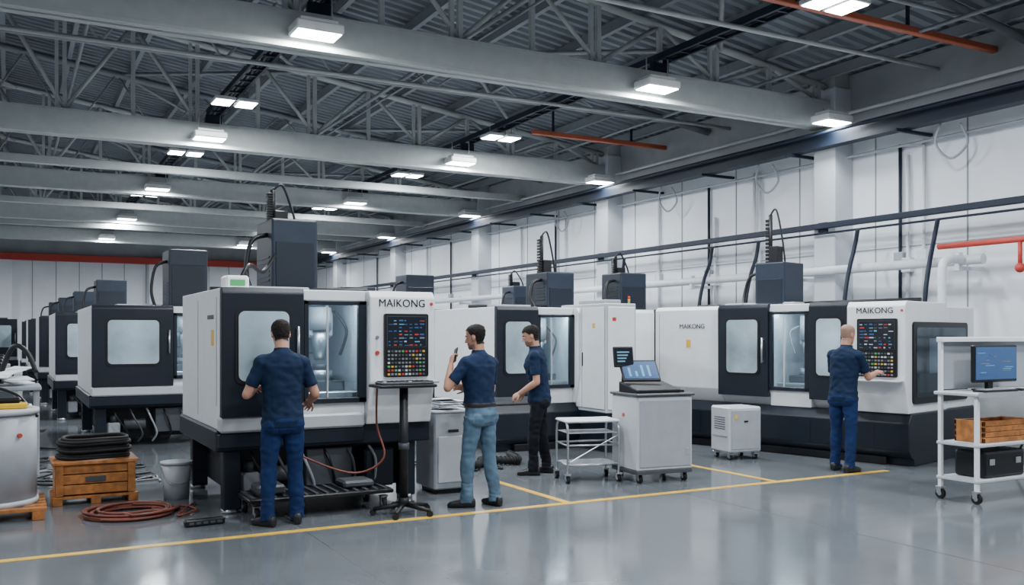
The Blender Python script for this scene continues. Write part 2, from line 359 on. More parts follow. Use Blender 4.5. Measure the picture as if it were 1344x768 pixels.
def machine(name,loc,rot,segs,D=2.05,H=2.08,zb=.78,base='skid',towers=(),beacon=False,rightwin=False,detail=True):
    e=empty(name,loc,rot); W=segs[-1][2]
    sh=G(); dk=G(); gl=G(); inn=G(); pn=None
    prof=[(.0,zb+.2),(.0,H-.05),(.05,H),(D,H),(D,zb),(.14,zb)]
    for s in segs:
        t,x0,x1=s[:3]
        if t=='white':
            sh.prism(prof,'x',x0,x1-.004,WHITE,.008)
            sh.box(x0+.08,x0+.088,-.002,.0,zb+.25,H-.1,JOINT,0)
            if x1-x0>.8:
                text('MAIKONG',.1,BLACK,e,((x0+x1)/2+.1,-.004,H-.3)); sh.box(x0+.6,x0+.68,-.004,0,H-.62,H-.5,YEL2,0)
        elif t in('door','narrow'):
            sh.prism(prof,'x',x0,x1,WHITE,.008)
            dk.prism([(-.05,zb+.12),(-.06,H-.04),(-.03,H+.01),(.03,H+.01),(.03,zb+.12)],'x',x0+.0,x1-.005,NAVY,.01)
            w=x1-x0; m=.17*w+.02
            dk.rrect(x0+m-.03,x1-m+.03,zb+.42,H-.18,.07,-.064,-.05,BLACK)
            gl.rrect(x0+m,x1-m,zb+.45,H-.21,.06,-.072,-.06,FROST)
            if t=='door':
                dk.cyl((x1-.07,-.1,zb+.6),(x1-.07,-.1,zb+.95),.014,STEEL,n=8)
                for z in(zb+.62,zb+.93): dk.cyl((x1-.07,-.1,z),(x1-.07,-.05,z),.01,STEEL,n=8)
        elif t=='glass':
            z0,z1=zb+.22,H-.1; yb=1.15
            sh.box(x0,x1,0.02,D,zb,z0,WHITE,.006); sh.box(x0,x1,0,D,z1,H,WHITE,.006); sh.box(x0,x1,yb,D,z0,z1,INNER,0)
            sh.box(x0,x0+.012,.02,yb,z0,z1,INNER,0); sh.box(x1-.012,x1,.02,yb,z0,z1,INNER,0)
            for a,b,c,d in((x0,x0+.05,z0,z1),(x1-.08,x1,z0,z1),(x0,x1,z1-.04,z1),(x0,x1,z0,z0+.05)):
                dk.box(a,b,-.03,.03,c,d,NAVY,.006)
            gl.box(x0+.05,x1-.08,-.008,.0,z0+.05,z1-.04,GLASS,0)
            dk.box(x0+.36*(x1-x0),x0+.385*(x1-x0),-.03,0,z0+.05,z1-.05,WHITE2,.004)
            cx=(x0+x1)/2
            inn.box(x0+.03,x1-.03,.12,yb,z0,z0+.1,STEEL,.01); inn.box(cx-.2,cx+.2,.3,.8,z0+.1,z0+.2,DKGREY,.01)
            inn.cyl((cx,.5,z0+.2),(cx,.5,z0+.3),.13,STEEL,n=24); inn.cyl((cx,.5,z0+.3),(cx,.5,z0+.36),.07,DKGREY,n=16)
            inn.box(cx-.13,cx+.13,.45,yb,z0+.62,z1-.08,WHITE2,.03); inn.cyl((cx,.5,z0+.4),(cx,.5,z0+.7),.05,STEEL,r1=.1,n=20)
            inn.cyl((cx,.5,z0+.7),(cx,.5,z1-.05),.12,GREYP,n=20)
            inn.tube(smoothpath([(cx+.15,.5,z0+.9),(cx+.25,.4,z0+.7),(cx+.18,.4,z0+.45)]),.015,BLACK,6)
            inn.tube(smoothpath([(cx-.15,.5,z0+.9),(cx-.24,.4,z0+.8),(cx-.15,.4,z0+.5)]),.012,GREYP,6)
            for k in range(5): inn.box(x0+.02,x1-.02,yb-.02,yb,z0+.15+k*.15,z0+.17+k*.15,GREYP,0)
            inn.box(x0+.05,x1-.05,.1,.2,z1-.03,z1-.01,STRIP,0)
        elif t=='control':
            y0=-.13
            sh.prism([(y0,zb+.42),(y0,H-.06),(y0+.05,H),(D*.55,H),(D*.55,zb),(-.02,zb)],'x',x0,x1,WHITE,.012)
            w=x1-x0
            pn=G(); panel(pn,x0+.2*w,x1-.12*w,zb+.46,H-.22,y0)
            pn.box(x0+.05,x1-.02,y0-.16,y0,zb+.4,zb+.425,WHITE2,.006)
            text('MAIKONG',.105,BLACK,e,((x0+x1)/2-.01,y0-.004,H-.12))
            pn.cyl((x0+.07,y0-.02,zb+.7),(x0+.07,y0,zb+.7),.02,RD,n=12); pn.cyl((x0+.07,y0-.02,zb+.85),(x0+.07,y0,zb+.85),.016,KEY,n=12)
            pn.cyl((x1-.04,y0-.01,H-.12),(x1-.04,y0,H-.12),.016,RD,n=16)
    if base=='skid':
        dk.box(-.03,W+.03,.05,D+.02,zb-.2,zb,NAVY,.015); dk.box(-.01,W*.66,-.04,.1,zb-.02,zb+.12,WHITE2,.02); dk.box(-.02,W*.66,-.03,.1,zb-.16,zb-.03,NAVY,.01)
        dk.box(.2,W-.15,.35,D-.1,.12,zb-.2,BLACK,.01)
        for x in(.12,W-.2):
            for y in(.18,D-.25):
                dk.box(x-.07,x+.09,y-.07,y+.07,.03,zb-.2,NAVY,.01); dk.cyl((x,y,0),(x,y,.04),.08,STEEL,n=12)
        dk.box(W*.4,W*.62,.1,.35,.2,zb-.22,DKGREY,.01); dk.box(W*.68,W-.35,.08,.4,.15,zb-.25,NAVY,.02)
        dk.cyl((.45,.2,zb-.45),(.75,.2,zb-.45),.08,DKGREY,n=16); dk.box(.22,.4,.15,.33,.14,.36,GREYP,.02); dk.cyl((.31,.24,.36),(.31,.24,.46),.05,DKGREY,n=12)
        for k in range(6): dk.tube(smoothpath([(.3+k*.23,.12,zb-.22),(.35+k*.23,.05,zb-.35),(.5+k*.2,.1,.2),(.45+k*.2,.2,.06)]),.014,(BLACK,DKGREY,GREYP)[k%3],6)
    else:
        dk.prism([(.02,.1),(-.06,.2),(-.06,zb-.12),(.02,zb),(D,zb),(D,0.),(.08,0.),(.08,.1)],'x',-.02,W+.02,NAVY,.012)
        for k in range(1,int(W/.9)+1): dk.box(k*.9,k*.9+.012,-.063,-.055,.2,zb-.14,BLACK,0)
        dk.box(.3,W-.3,-.02,.1,.0,.1,BLACK,.01)
    if rightwin:
        x=W; sh.box(x-.4,x,D*.55,D,zb,H-.04,WHITE,.02)
        dk.rrect(.06,D-.3,zb+.12,H-.26,.05,x,x+.03,BLACK,ax='x'); gl.rrect(.12,D-.37,zb+.2,H-.33,.04,x+.03,x+.036,DGLASS,ax='x')
        inn.box(x+.0295,x+.031,.2,D-.5,zb+.26,zb+.5,DKGREY,0); inn.box(x+.0295,x+.031,.5,.8,zb+.5,zb+.95,GREYP,0); inn.box(x+.0295,x+.031,.95,1.35,zb+.3,zb+.8,KEY,0)
    dk.box(W*.2,W*.5,D*.35,D*.8,H,H+.06,GREYP,.01); dk.cyl((.1,D*.5,H+.03),(W-.3,D*.5,H+.05),.03,BLACK,n=8)
    if beacon:
        dk.cyl((.25,.4,H),(.25,.4,H+.16),.02,STEEL,n=8)
        for k,c in enumerate((GR,YL,RD)): dk.cyl((.25,.4,H+.1+k*.05),(.25,.4,H+.145+k*.05),.022,c,n=12)
    sh.done('enclosure',e); dk.done('base_and_doors',e); gl.done('panes',e); inn.done('work_area',e)
    if pn: pn.done('control_panel',e)
    for t in towers: tower(e,*t)
    return e
M1=machine('cnc_machining_center',(1.69,8.62,0),0,[('door',0,.76),('glass',.76,1.38),('control',1.38,2.06)],towers=[(.78,1.25,2.08,.5,.7,.82,.35)])
g=G()
g.box(.12,.34,.35,.6,2.08,2.22,WHITE,.02); g.box(.16,.3,.345,.35,2.12,2.18,GR,.005); g.tube(smoothpath([(.3,.5,2.22),(.4,.6,2.34),(.6,.9,2.3),(.8,1.2,2.5)]),.02,BLACK,6)
g.box(-.003,0,.3,.42,1.55,1.7,YEL2,0); g.box(-.004,0,.16,.168,1.0,2.0,JOINT,0); g.box(-.004,0,1.1,1.108,.85,2.0,JOINT,0); g.box(-.004,0,.3,.6,1.8,1.84,DKGREY,0)
g.done('roof_clutter',M1)
machine('cnc_machining_center',(1.06,14.6,0),0,[('door',0,1.12),('glass',1.12,1.6),('control',1.6,2.2)],D=3.0,towers=[(1.2,1.0,2.08,.6,.7,.95,0)])
machine('cnc_machining_center',(.8,19.8,0),0,[('door',0,1.12),('glass',1.12,1.6),('control',1.6,2.2)],D=3.0,towers=[(.85,1.6,2.08,.6,.7,.75,0)])
for x,y in((.65,24.6),(.5,29.2),(.4,33.8)):
    machine('cnc_machining_center',(x,y,0),0,[('door',0,1.12),('glass',1.12,1.6),('control',1.6,2.2)],D=2.8,towers=[(.85,1.6,2.08,.6,.7,.7,0)])
machine('cnc_machining_center',(-1.6,36.5,0),0,[('door',0,.9),('door',.9,1.9)],D=2.2,H=2.2,towers=[(.3,1.,2.2,.6,.7,.6,0)])
machine('cnc_machining_center',(6.0,11.5,0),0,[('door',0,.68),('glass',.68,1.3),('control',1.3,2.0)],base='solid',D=2.1,H=2.05,zb=.66,towers=[(1.45,1.0,2.05,.5,.7,.6,.6)])
WS=[('white',0,.5),('door',.5,1.2),('glass',1.2,1.9),('white',1.9,2.3)]
machine('cnc_machining_center',(9.2,12.7,0),0,WS,base='solid',D=2.0,H=2.08,zb=.66,towers=[(.15,.5,2.08,.55,.6,.66,.3)],beacon=True)
machine('cnc_machining_center',(6.3,16.2,0),0,WS,base='solid',D=2.0,H=2.1,zb=.66,towers=[(.6,.8,2.1,.6,.6,.75,0)])
machine('cnc_machining_center',(6.6,21.2,0),0,WS,base='solid',D=2.0,H=2.1,zb=.66,towers=[(.6,.8,2.1,.9,.6,.75,0)])
machine('cnc_machining_center',(6.9,26.5,0),0,WS,base='solid',D=2.0,H=2.1,zb=.66,towers=[(.6,.8,2.1,.6,.6,.75,0)])
machine('cnc_machining_center',(9.9,18.0,0),0,WS,base='solid',D=2.0,H=2.1,zb=.66,towers=[(.4,.8,2.1,.6,.6,.7,.3)])
MB=machine('cnc_machining_center',(8.95,11.7,0),math.atan2(-3.9,.95),[('white',0,1.21),('door',1.21,2.05),('glass',2.05,2.68),('narrow',2.68,3.27),('control',3.27,4.04)],
  D=2.0,H=2.08,zb=.66,base='solid',rightwin=True,towers=[(1.35,.7,2.08,.5,.55,.66,.75)])
# electrical cabinet
g=G()
g.box(0,.52,0,1.2,.55,2.1,WHITE2,.012); g.box(0.02,.5,.02,1.18,.0,.55,NAVY,.012)
for a,b in((.03,.59),(.61,1.17)):
    g.box(-.018,0,a,b,.6,2.05,WHITE,.01)
g.box(-.03,-.018,.56,.58,1.2,1.4,BLACK,.003); g.box(-.03,-.018,.64,.66,1.2,1.4,BLACK,.003); g.box(-.022,-.018,.25,.31,1.75,1.82,YEL2,0)
g.box(.03,.49,-.015,0,.6,2.05,WHITE,.01); g.box(.1,.16,-.02,-.015,1.85,1.9,RD,0); g.box(.12,.4,.2,.9,2.1,2.16,GREYP,.01)
g.done('electrical_cabinet',None,(7.36,10.75,0))
g=G(); g.box(0,1.35,0,.62,.16,.2,BLACK,.01)
for k in range(14): g.box(.03+k*.095,.06+k*.095,.02,.6,.2,.212,DKGREY,0)
for x in(.08,1.27):
    for y in(.07,.55): g.caster(x,y,r=.055)
g.box(.1,.35,.1,.4,.212,.3,DKGREY,.02); g.box(.9,1.2,.12,.4,.212,.28,DKGREY,.02)
g.done('platform_dolly',None,(1.86,8.22,0))
# keyboard pedestal
g=G()
for k in range(5):
    a=k*2*pi/5+.3; g.tube([(0,0,.1),(.28*cos(a),.28*sin(a),.055)],.026,BLACK,8,r1=.018); g.cyl((.28*cos(a),.28*sin(a)-.012,.028),(.28*cos(a),.28*sin(a)+.012,.028),.028,RUB,n=12)
g.cyl((0,0,.08),(0,0,.16),.05,BLACK,n=16); g.cyl((0,0,.1),(0,0,1.17),.04,BLACK,n=16); g.cyl((0,0,.6),(0,0,.66),.05,DKGREY,n=16)
g.box(-.28,.28,-.14,.18,1.17,1.2,BLACK,.01); g.box(-.25,.25,-.13,.08,1.2,1.225,DKGREY,.008)
for i in range(14):
    for j in range(5): g.box(-.24+i*.035,-.213+i*.035,-.12+j*.038,-.093+j*.038,1.225,1.233,WT if (i+j)%7==0 else BLACK,0)
g.tube(smoothpath([(-.2,.16,1.18),(-.15,.3,.8),(-.1,.25,.5),(-.35,.35,.36),(-.75,.45,.5),(-.9,.6,.62)]),.01,CABR,6)
g.done('keyboard_stand',None,(3.2,7.95,0))
g=G(); g.box(0,.42,0,.5,.05,.84,GREYP,.015); g.box(-.01,.43,-.01,.51,.84,.87,WHITE2,.01); g.box(.04,.38,-.012,0,.12,.6,WHITE2,.01); g.box(.15,.27,-.02,-.01,.64,.67,BLACK,.004)
for k in range(9):
    T=Matrix.Translation((.21+random.uniform(-.05,.05),.25+random.uniform(-.06,.06),.87+k*.012))@Matrix.Rotation(random.uniform(-.6,.6),4,'Z')@Matrix.Rotation(random.uniform(-.1,.1),4,'X')
    g.box(-.14,.14,-.2,.2,0,.008,PAPER,0,T)
g.box(.05,.37,.05,.45,0,.05,BLACK,.005)
g.done('tool_cabinet',None,(3.86,8.75,0))
g=G(); W=.6;D=.42
for x in(0,W):
    g.tube(smoothpath([(x,0,.1),(x,0,.55),(x,.04,.66),(x,.12,.68),(x,D-.12,.68),(x,D-.04,.66),(x,D,.55),(x,D,.1)],5),.014,STEEL,8)
g.box(-.02,W+.02,.0,D,.67,.7,PAPER,.015)
for z in(.2,.42):
    for y in(0,D): g.cyl((0,y,z),(W,y,z),.01,STEEL,n=8)
    for x in(0,W): g.cyl((x,0,z),(x,D,z),.01,STEEL,n=8)
g.box(.01,W-.01,.01,D-.01,.195,.21,GREYP,.004); g.box(.01,W-.01,.01,D-.01,.55,.56,GREYP,.004)
g.tube(smoothpath([(0,0,.22),(.3,0,.38),(.6,0,.53)]),.008,STEEL,6)
for x in(0,W):
    for y in(0,D): g.caster(x,y,r=.04)
g.done('utility_trolley',None,(5.46,8.72,0),-.25)
e=empty('computer_cart',(6.1,8.3,0),-.1); g=G()
g.box(0,.72,0,.58,.14,.97,WHITE2,.015); g.box(.03,.69,-.012,0,.18,.92,GREYP,.01); g.box(-.02,.74,-.03,.6,.97,1.0,DKGREY,.01); g.box(.0,.72,0,.58,.1,.14,DKGREY,.005)
g.box(.62,.66,-.02,-.01,.3,.38,GREYP,.004); g.cyl((-.012,.3,.75),(.0,.3,.75),.02,RED,n=16)
for x in(.07,.65):
    for y in(.07,.51): g.caster(x,y,r=.045)
g.done('cabinet',e)
g=G()
g.prism([(.05,1.0),(.45,1.0),(.45,1.12),(.05,1.04)],'x',.02,.6,BLACK,.01)
T=Matrix.Translation((.28,.3,1.12))@Matrix.Rotation(-.15,4,'Z')@Matrix.Rotation(radians(-38),4,'X')
g.box(-.26,.2,-.015,.015,0,.3,BLACK,.01,T); g.box(-.24,.18,-.019,-.014,.03,.27,BLU,0,T)
for k in range(9): g.box(-.22+.04*k,-.19+.04*k,-.021,-.018,.06,.08+random.random()*.15,CY if k%2 else BLU,0,T)
T=Matrix.Translation((.08,.45,1.28))@Matrix.Rotation(radians(-8),4,'X')
g.box(-.12,.14,-.015,.015,0,.24,BLACK,.01,T); g.box(-.1,.12,-.019,-.014,.03,.22,SCR,0,T)
for k in range(4): g.box(-.08,.02+k*.02,-.021,-.018,.06+k*.035,.075+k*.035,CY,0,T)
g.cyl((.1,.5,1.0),(.1,.47,1.35),.02,BLACK,n=8); g.box(.45,.68,.1,.4,1.0,1.03,BLACK,.005); g.box(.5,.62,.3,.45,1.0,1.07,YEL2,.02)
g.done('laptop_and_monitor',e)
g=G(); g.box(0,.5,0,.45,.1,.7,WHITE2,.02); g.box(.03,.47,-.012,0,.14,.66,GREYP,.01); g.box(.22,.28,-.02,-.01,.5,.52,BLACK,0); g.box(.08,.12,-.016,-.01,.54,.6,YEL2,0); g.box(-.012,0,.05,.4,.3,.32,GREYP,0)
for k in range(6): g.box(-.005,0,.1,.35,.4+k*.03,.41+k*.03,DKGREY,0)
for x in(.06,.44):
    for y in(.06,.39): g.caster(x,y,r=.03)
g.done('coolant_unit',None,(8.32,9.3,0),-.15)
# right workstation
e=empty('rolling_workstation',(8.3,5.75,0),0); g=G(); W=1.5;D=.4
for x in(.0,W):
    for y in(.0,D): g.box(x-.02,x+.02,y-.02,y+.02,.1,1.05 if y==0 else 1.62,WHITE,.004); g.caster(x,y,r=.05)
g.box(-.06,W+.05,-.06,D+.04,1.05,1.085,WHITE2,.008); g.box(-.06,W+.05,-.065,-.06,1.04,1.09,GREYP,0)
g.box(-.03,W+.03,-.03,D+.03,.55,.58,WHITE2,.006); g.box(-.03,W+.03,-.03,D+.03,.2,.23,WHITE2,.006)
g.box(-.03,W+.03,D-.06,D+.03,1.58,1.63,WHITE,.006); g.box(0,W,D-.0,D+.01,1.1,1.6,GREYP,.004)
g.done('frame',e)
g=G()
g.box(.22,.92,.18,.23,1.17,1.55,BLACK,.012); g.box(.24,.9,.175,.18,1.2,1.53,BLU,0)
for k in range(16):
    a=.26+random.random()*.48;b=1.23+.018*k; g.box(a,a+random.uniform(.05,.16),.172,.175,b,b+.008,random.choice([CY,BLU,KEY]),0)
g.box(.5,.6,.23,.27,1.085,1.4,BLACK,.01); g.box(.4,.7,.15,.35,1.085,1.1,BLACK,.01)
g.box(.1,.6,-.04,.12,1.085,1.11,BLACK,.006)
for i in range(12):
    for j in range(4): g.box(.12+i*.038,.15+i*.038,-.03+j*.035,-.005+j*.035,1.11,1.116,GREYP,0)
g.box(.72,.8,.0,.1,1.085,1.11,BLACK,.01)
g.done('monitor_and_keyboard',e)
g=G()
for y in(.03,.33):
    for k in range(4): g.box(.15,.9,y,y+.025,.58+k*.055,.63+k*.055,WOOD,.004)
for x in(.15,.875): g.box(x,x+.025,.03,.355,.58,.8,WOOD,.004)
g.box(.17,.88,.05,.34,.58,.6,WOOD,.002); g.box(.2,.55,.08,.3,.6,.76,YEL2,.01)
g.done('wooden_box',e)
g=G(); g.box(.15,.8,.02,.36,.23,.5,BLACK,.03,seg=2); g.tube(smoothpath([(.32,.2,.5),(.33,.2,.54),(.61,.2,.54),(.62,.2,.5)]),.015,BLACK,8); g.box(.22,.3,.01,.02,.36,.42,STEEL,.004); g.box(.64,.72,.01,.02,.36,.42,STEEL,.004)
g.done('tool_case',e)
g=G()
for k in range(3):
    a=k*2*pi/3+.4; g.tube([(0,0,.9),(.4*cos(a),.4*sin(a),.01)],.015,BLACK,6)
g.cyl((0,0,.8),(0,0,1.75),.02,BLACK,n=8); g.box(-.2,.2,-.06,.06,1.7,1.82,BLACK,.02); g.box(-.05,.05,-.1,.1,1.82,1.9,BLACK,.02)
g.done('survey_tripod',None,(11.3,6.9,0))
e=empty('wooden_crate',(.37,9.9,0)); g=G()
W=.78;D=.6
for x in(.05,W/2,W-.05): g.box(x-.045,x+.045,0,D,0,.06,WOOD,.004)
for k in range(5): g.box(0,W,k*.125,k*.125+.1,.06,.085,WOOD,.003)
for y in(.02,D-.045):
    for k in range(3): g.box(.03,W-.03,y,y+.025,.1+k*.1,.19+k*.1,WOOD,.004)
for x in(.03,W-.055):
    for k in range(3): g.box(x,x+.025,.02,D-.02,.1+k*.1,.19+k*.1,WOOD,.004)
g.box(.0,W,-.01,D+.0,.39,.42,WOOD,.004)
for x in(.03,W-.1): g.box(x,x+.07,.0,.02,.09,.39,WOOD,.003)
g.box(.3,.48,.008,.021,.22,.27,DKGREY,0)
g.done('crate',e)
g=G()
for k in range(9):
    r=.33-.018*(k%3); z=.445+.022*k
    ox,oy=random.uniform(-.015,.015),random.uniform(-.015,.015)
    g.tube([(W/2+ox+r*cos(t*pi/18),D/2+oy+r*.9*sin(t*pi/18),z+.006*sin(t*.5)) for t in range(36)],.018,RUB,8,closed=True)
g.done('hose_coil',e)
e=empty('waste_drum',(-.14,9.7,0)); g=G()
for x in(-.38,0,.38): g.box(x-.05,x+.05,-.45,.45,0,.08,WOOD,.004)
for k in range(6): g.box(-.45,.45,-.45+k*.16,-.35+k*.16,.08,.11,WOOD,.003)
g.done('pallet',e); g=G()
g.cyl((0,0,.11),(0,0,.95),.38,GREYP,n=40); g.cyl((0,0,.93),(0,0,.98),.4,WHITE2,n=40); g.cyl((0,0,.11),(0,0,.16),.395,WHITE2,n=40); g.cyl((.24,-.33,.75),(.23,-.31,.75),.02,RED,n=14)
g.box(0.05,.3,-.2,.1,.98,1.03,YEL2,.01); g.box(.0,.25,-.15,.05,1.03,1.08,BLACK,.02); g.box(-.3,-.05,-.1,.2,.98,1.12,DKGREY,.02)
g.tube(smoothpath([(-.2,.1,1.0),(0,.2,1.15),(.2,.1,1.1),(.3,0,1.0),(.38,-.1,.9)]),.015,BLACK,6); g.box(.12,.34,-.05,.2,.98,1.0,PAPER,.004)
g.done('drum',e)
g=G(); g.box(-1.2,.35,0,.8,1.0,1.05,GREYP,.01)
for x in(-1.15,.28):
    for y in(.04,.72): g.box(x,x+.05,y,y+.05,0,1.,GREYP,.004)
g.box(-1.15,.3,.05,.75,.3,.33,GREYP,.004); g.box(-.9,.2,.1,.6,.33,.7,WHITE2,.02)
for k in range(16):
    T=Matrix.Translation((random.uniform(-.7,.15),random.uniform(.15,.6),1.06+k*.014))@Matrix.Rotation(random.uniform(-1,1),4,'Z')@Matrix.Rotation(random.uniform(-.25,.25),4,'X')
    g.box(-.16,.16,-.22,.22,0,.012,PAPER,0,T)
g.box(-.9,-.4,.2,.7,1.05,1.45,WHITE2,.03); g.tube(smoothpath([(-.1,.4,1.1),(.05,.4,1.5),(.2,.35,1.45),(.3,.3,1.2)]),.03,BLACK,8)
g.done('cluttered_workbench',None,(0,12.2,0))
g=G(); g.cyl((0,0,0),(0,0,.36),.12,WHITE2,r1=.145,n=28); g.cyl((0,0,.35),(0,0,.375),.155,WHITE2,n=28); g.tube(smoothpath([(-.15,0,.33),(-.12,-.12,.2),(0,-.17,.16),(.12,-.12,.2),(.15,0,.33)]),.005,STEEL,6)
g.done('paint_bucket',None,(1.5,9.85,0))
g=G(); g.box(-.17,.17,-.04,.04,0,.06,BLACK,.012)
for k in range(5): g.box(-.14+k*.06,-.1+k*.06,-.043,-.04,.02,.04,DKGREY,.003)
g.done('power_strip',None,(1.5,8.33,0),.1)
def coil(name,cx,cy,r,n,m,rad=.012,tail=None):
    g=G(); pts=[]
    for k in range(n*24):
        a=k*2*pi/24; rr=r*(1-.35*((k/24*.618)%1)); pts.append((cx+rr*cos(a)+.02*sin(k*.37),cy+rr*.9*sin(a)+.02*cos(k*.23),rad+.012*((k//24)%5)))
    if tail: pts+=smoothpath([pts[-1]]+tail,6)[1:]
    g.tube(pts,rad,m,6); return g.done(name)
coil('extension_cable_coil',1.0,9.15,.42,12,CABR,.012,[(1.45,9.3,.02),(1.55,9.0,.02),(1.35,8.8,.02),(1.6,9.4,.02)])
coil('floor_cable_coil',.9,11.4,.3,6,BLACK,.014,[(.5,11.2,.02),(.2,11.6,.02),(.6,12.4,.02)])
def stray(n,x0,x1,y0,y1,m,r=.011):
    for k in range(n):
        x,y=random.uniform(x0,x1),random.uniform(y0,y1); P=[]
        for j in range(7):
            P.append((x,y,r+.004)); x+=random.uniform(-.35,.35); y+=random.uniform(-.35,.35); x=min(max(x,x0),x1); y=min(max(y,y0),y1)
        g=G(); g.tube(smoothpath(P,7),r,m,6); g.done('loose_floor_cable')
stray(12,.1,1.5,10.9,13.8,BLACK); stray(3,.3,1.5,11,13.6,GREYP); stray(1,1.2,1.6,8.7,9.4,CABR); stray(4,4.3,5.9,9.7,11.2,BLACK,.014); stray(5,-.2,.7,14,19,BLACK)
g=G()
for k in range(4):
    y=15+k*2.2; g.box(-.55,.05,y,y+.8,.05,.9+.15*(k%2),(DKGREY,WHITE2)[k%2],.02); g.box(-.5,0,y-.01,y,.15,.7,(BLACK,GREYP)[k%2],.005); g.box(-.45,-.05,y+.1,y+.6,.9+.15*(k%2),1.25,BLACK,.03)
    for a in(-.5,0): g.box(a-.03,a+.03,y+.05,y+.75,0,.06,BLACK,.005)
g.done('parts_cart_row')
g=G(); P=smoothpath([(4.3,9.9,.06),(4.6,10.3,.06),(5.0,10.1,.06),(5.3,10.5,.06),(5.7,10.3,.06),(5.9,10.9,.06)],10); g.tube(P,.045,RUB,10)
for p in P[::1]: 
    g.tube([p-Vector((.008,0,0)),p+Vector((.008,0,0))],.056,RUB,10)
g.done('ribbed_hose')
# ---------------------------------------------------------------- people
SKIN=mat('skin',(.42,.21,.14),.5,var=.08,scale=20)
HAIRD=mat('hair_dark',(.01,.007,.006),.7,var=.3,scale=60,spec=.2); HAIRG=mat('hair_stubble',(.26,.155,.11),.7,var=.15,scale=60)
BEARD=mat('stubble_skin',(.2,.11,.075),.65,var=.2,scale=60)
SHIRT=mat('work_shirt_blue',(.005,.015,.042),.85,var=.12,scale=8,spec=.2); SHIRT2=mat('polo_shirt_blue',(.007,.018,.05),.85,var=.12,scale=8,spec=.2)
PNAVY=mat('trousers_navy',(.006,.02,.075),.85,var=.15,scale=8,spec=.2); JEAN=mat('jeans',(.08,.135,.195),.85,var=.3,scale=7,spec=.2); PBLK=mat('trousers_black',(.005,.006,.009),.85,var=.2,spec=.2)
SHOE=mat('shoe_black',(.007,.007,.008),.4); EYEW=mat('eye_white',(.7,.7,.68),.3); EYEB=mat('iris_brown',(.05,.025,.012),.2); BELT=mat('belt',(.015,.01,.008),.5); LIP=mat('lips',(.33,.12,.1),.5)
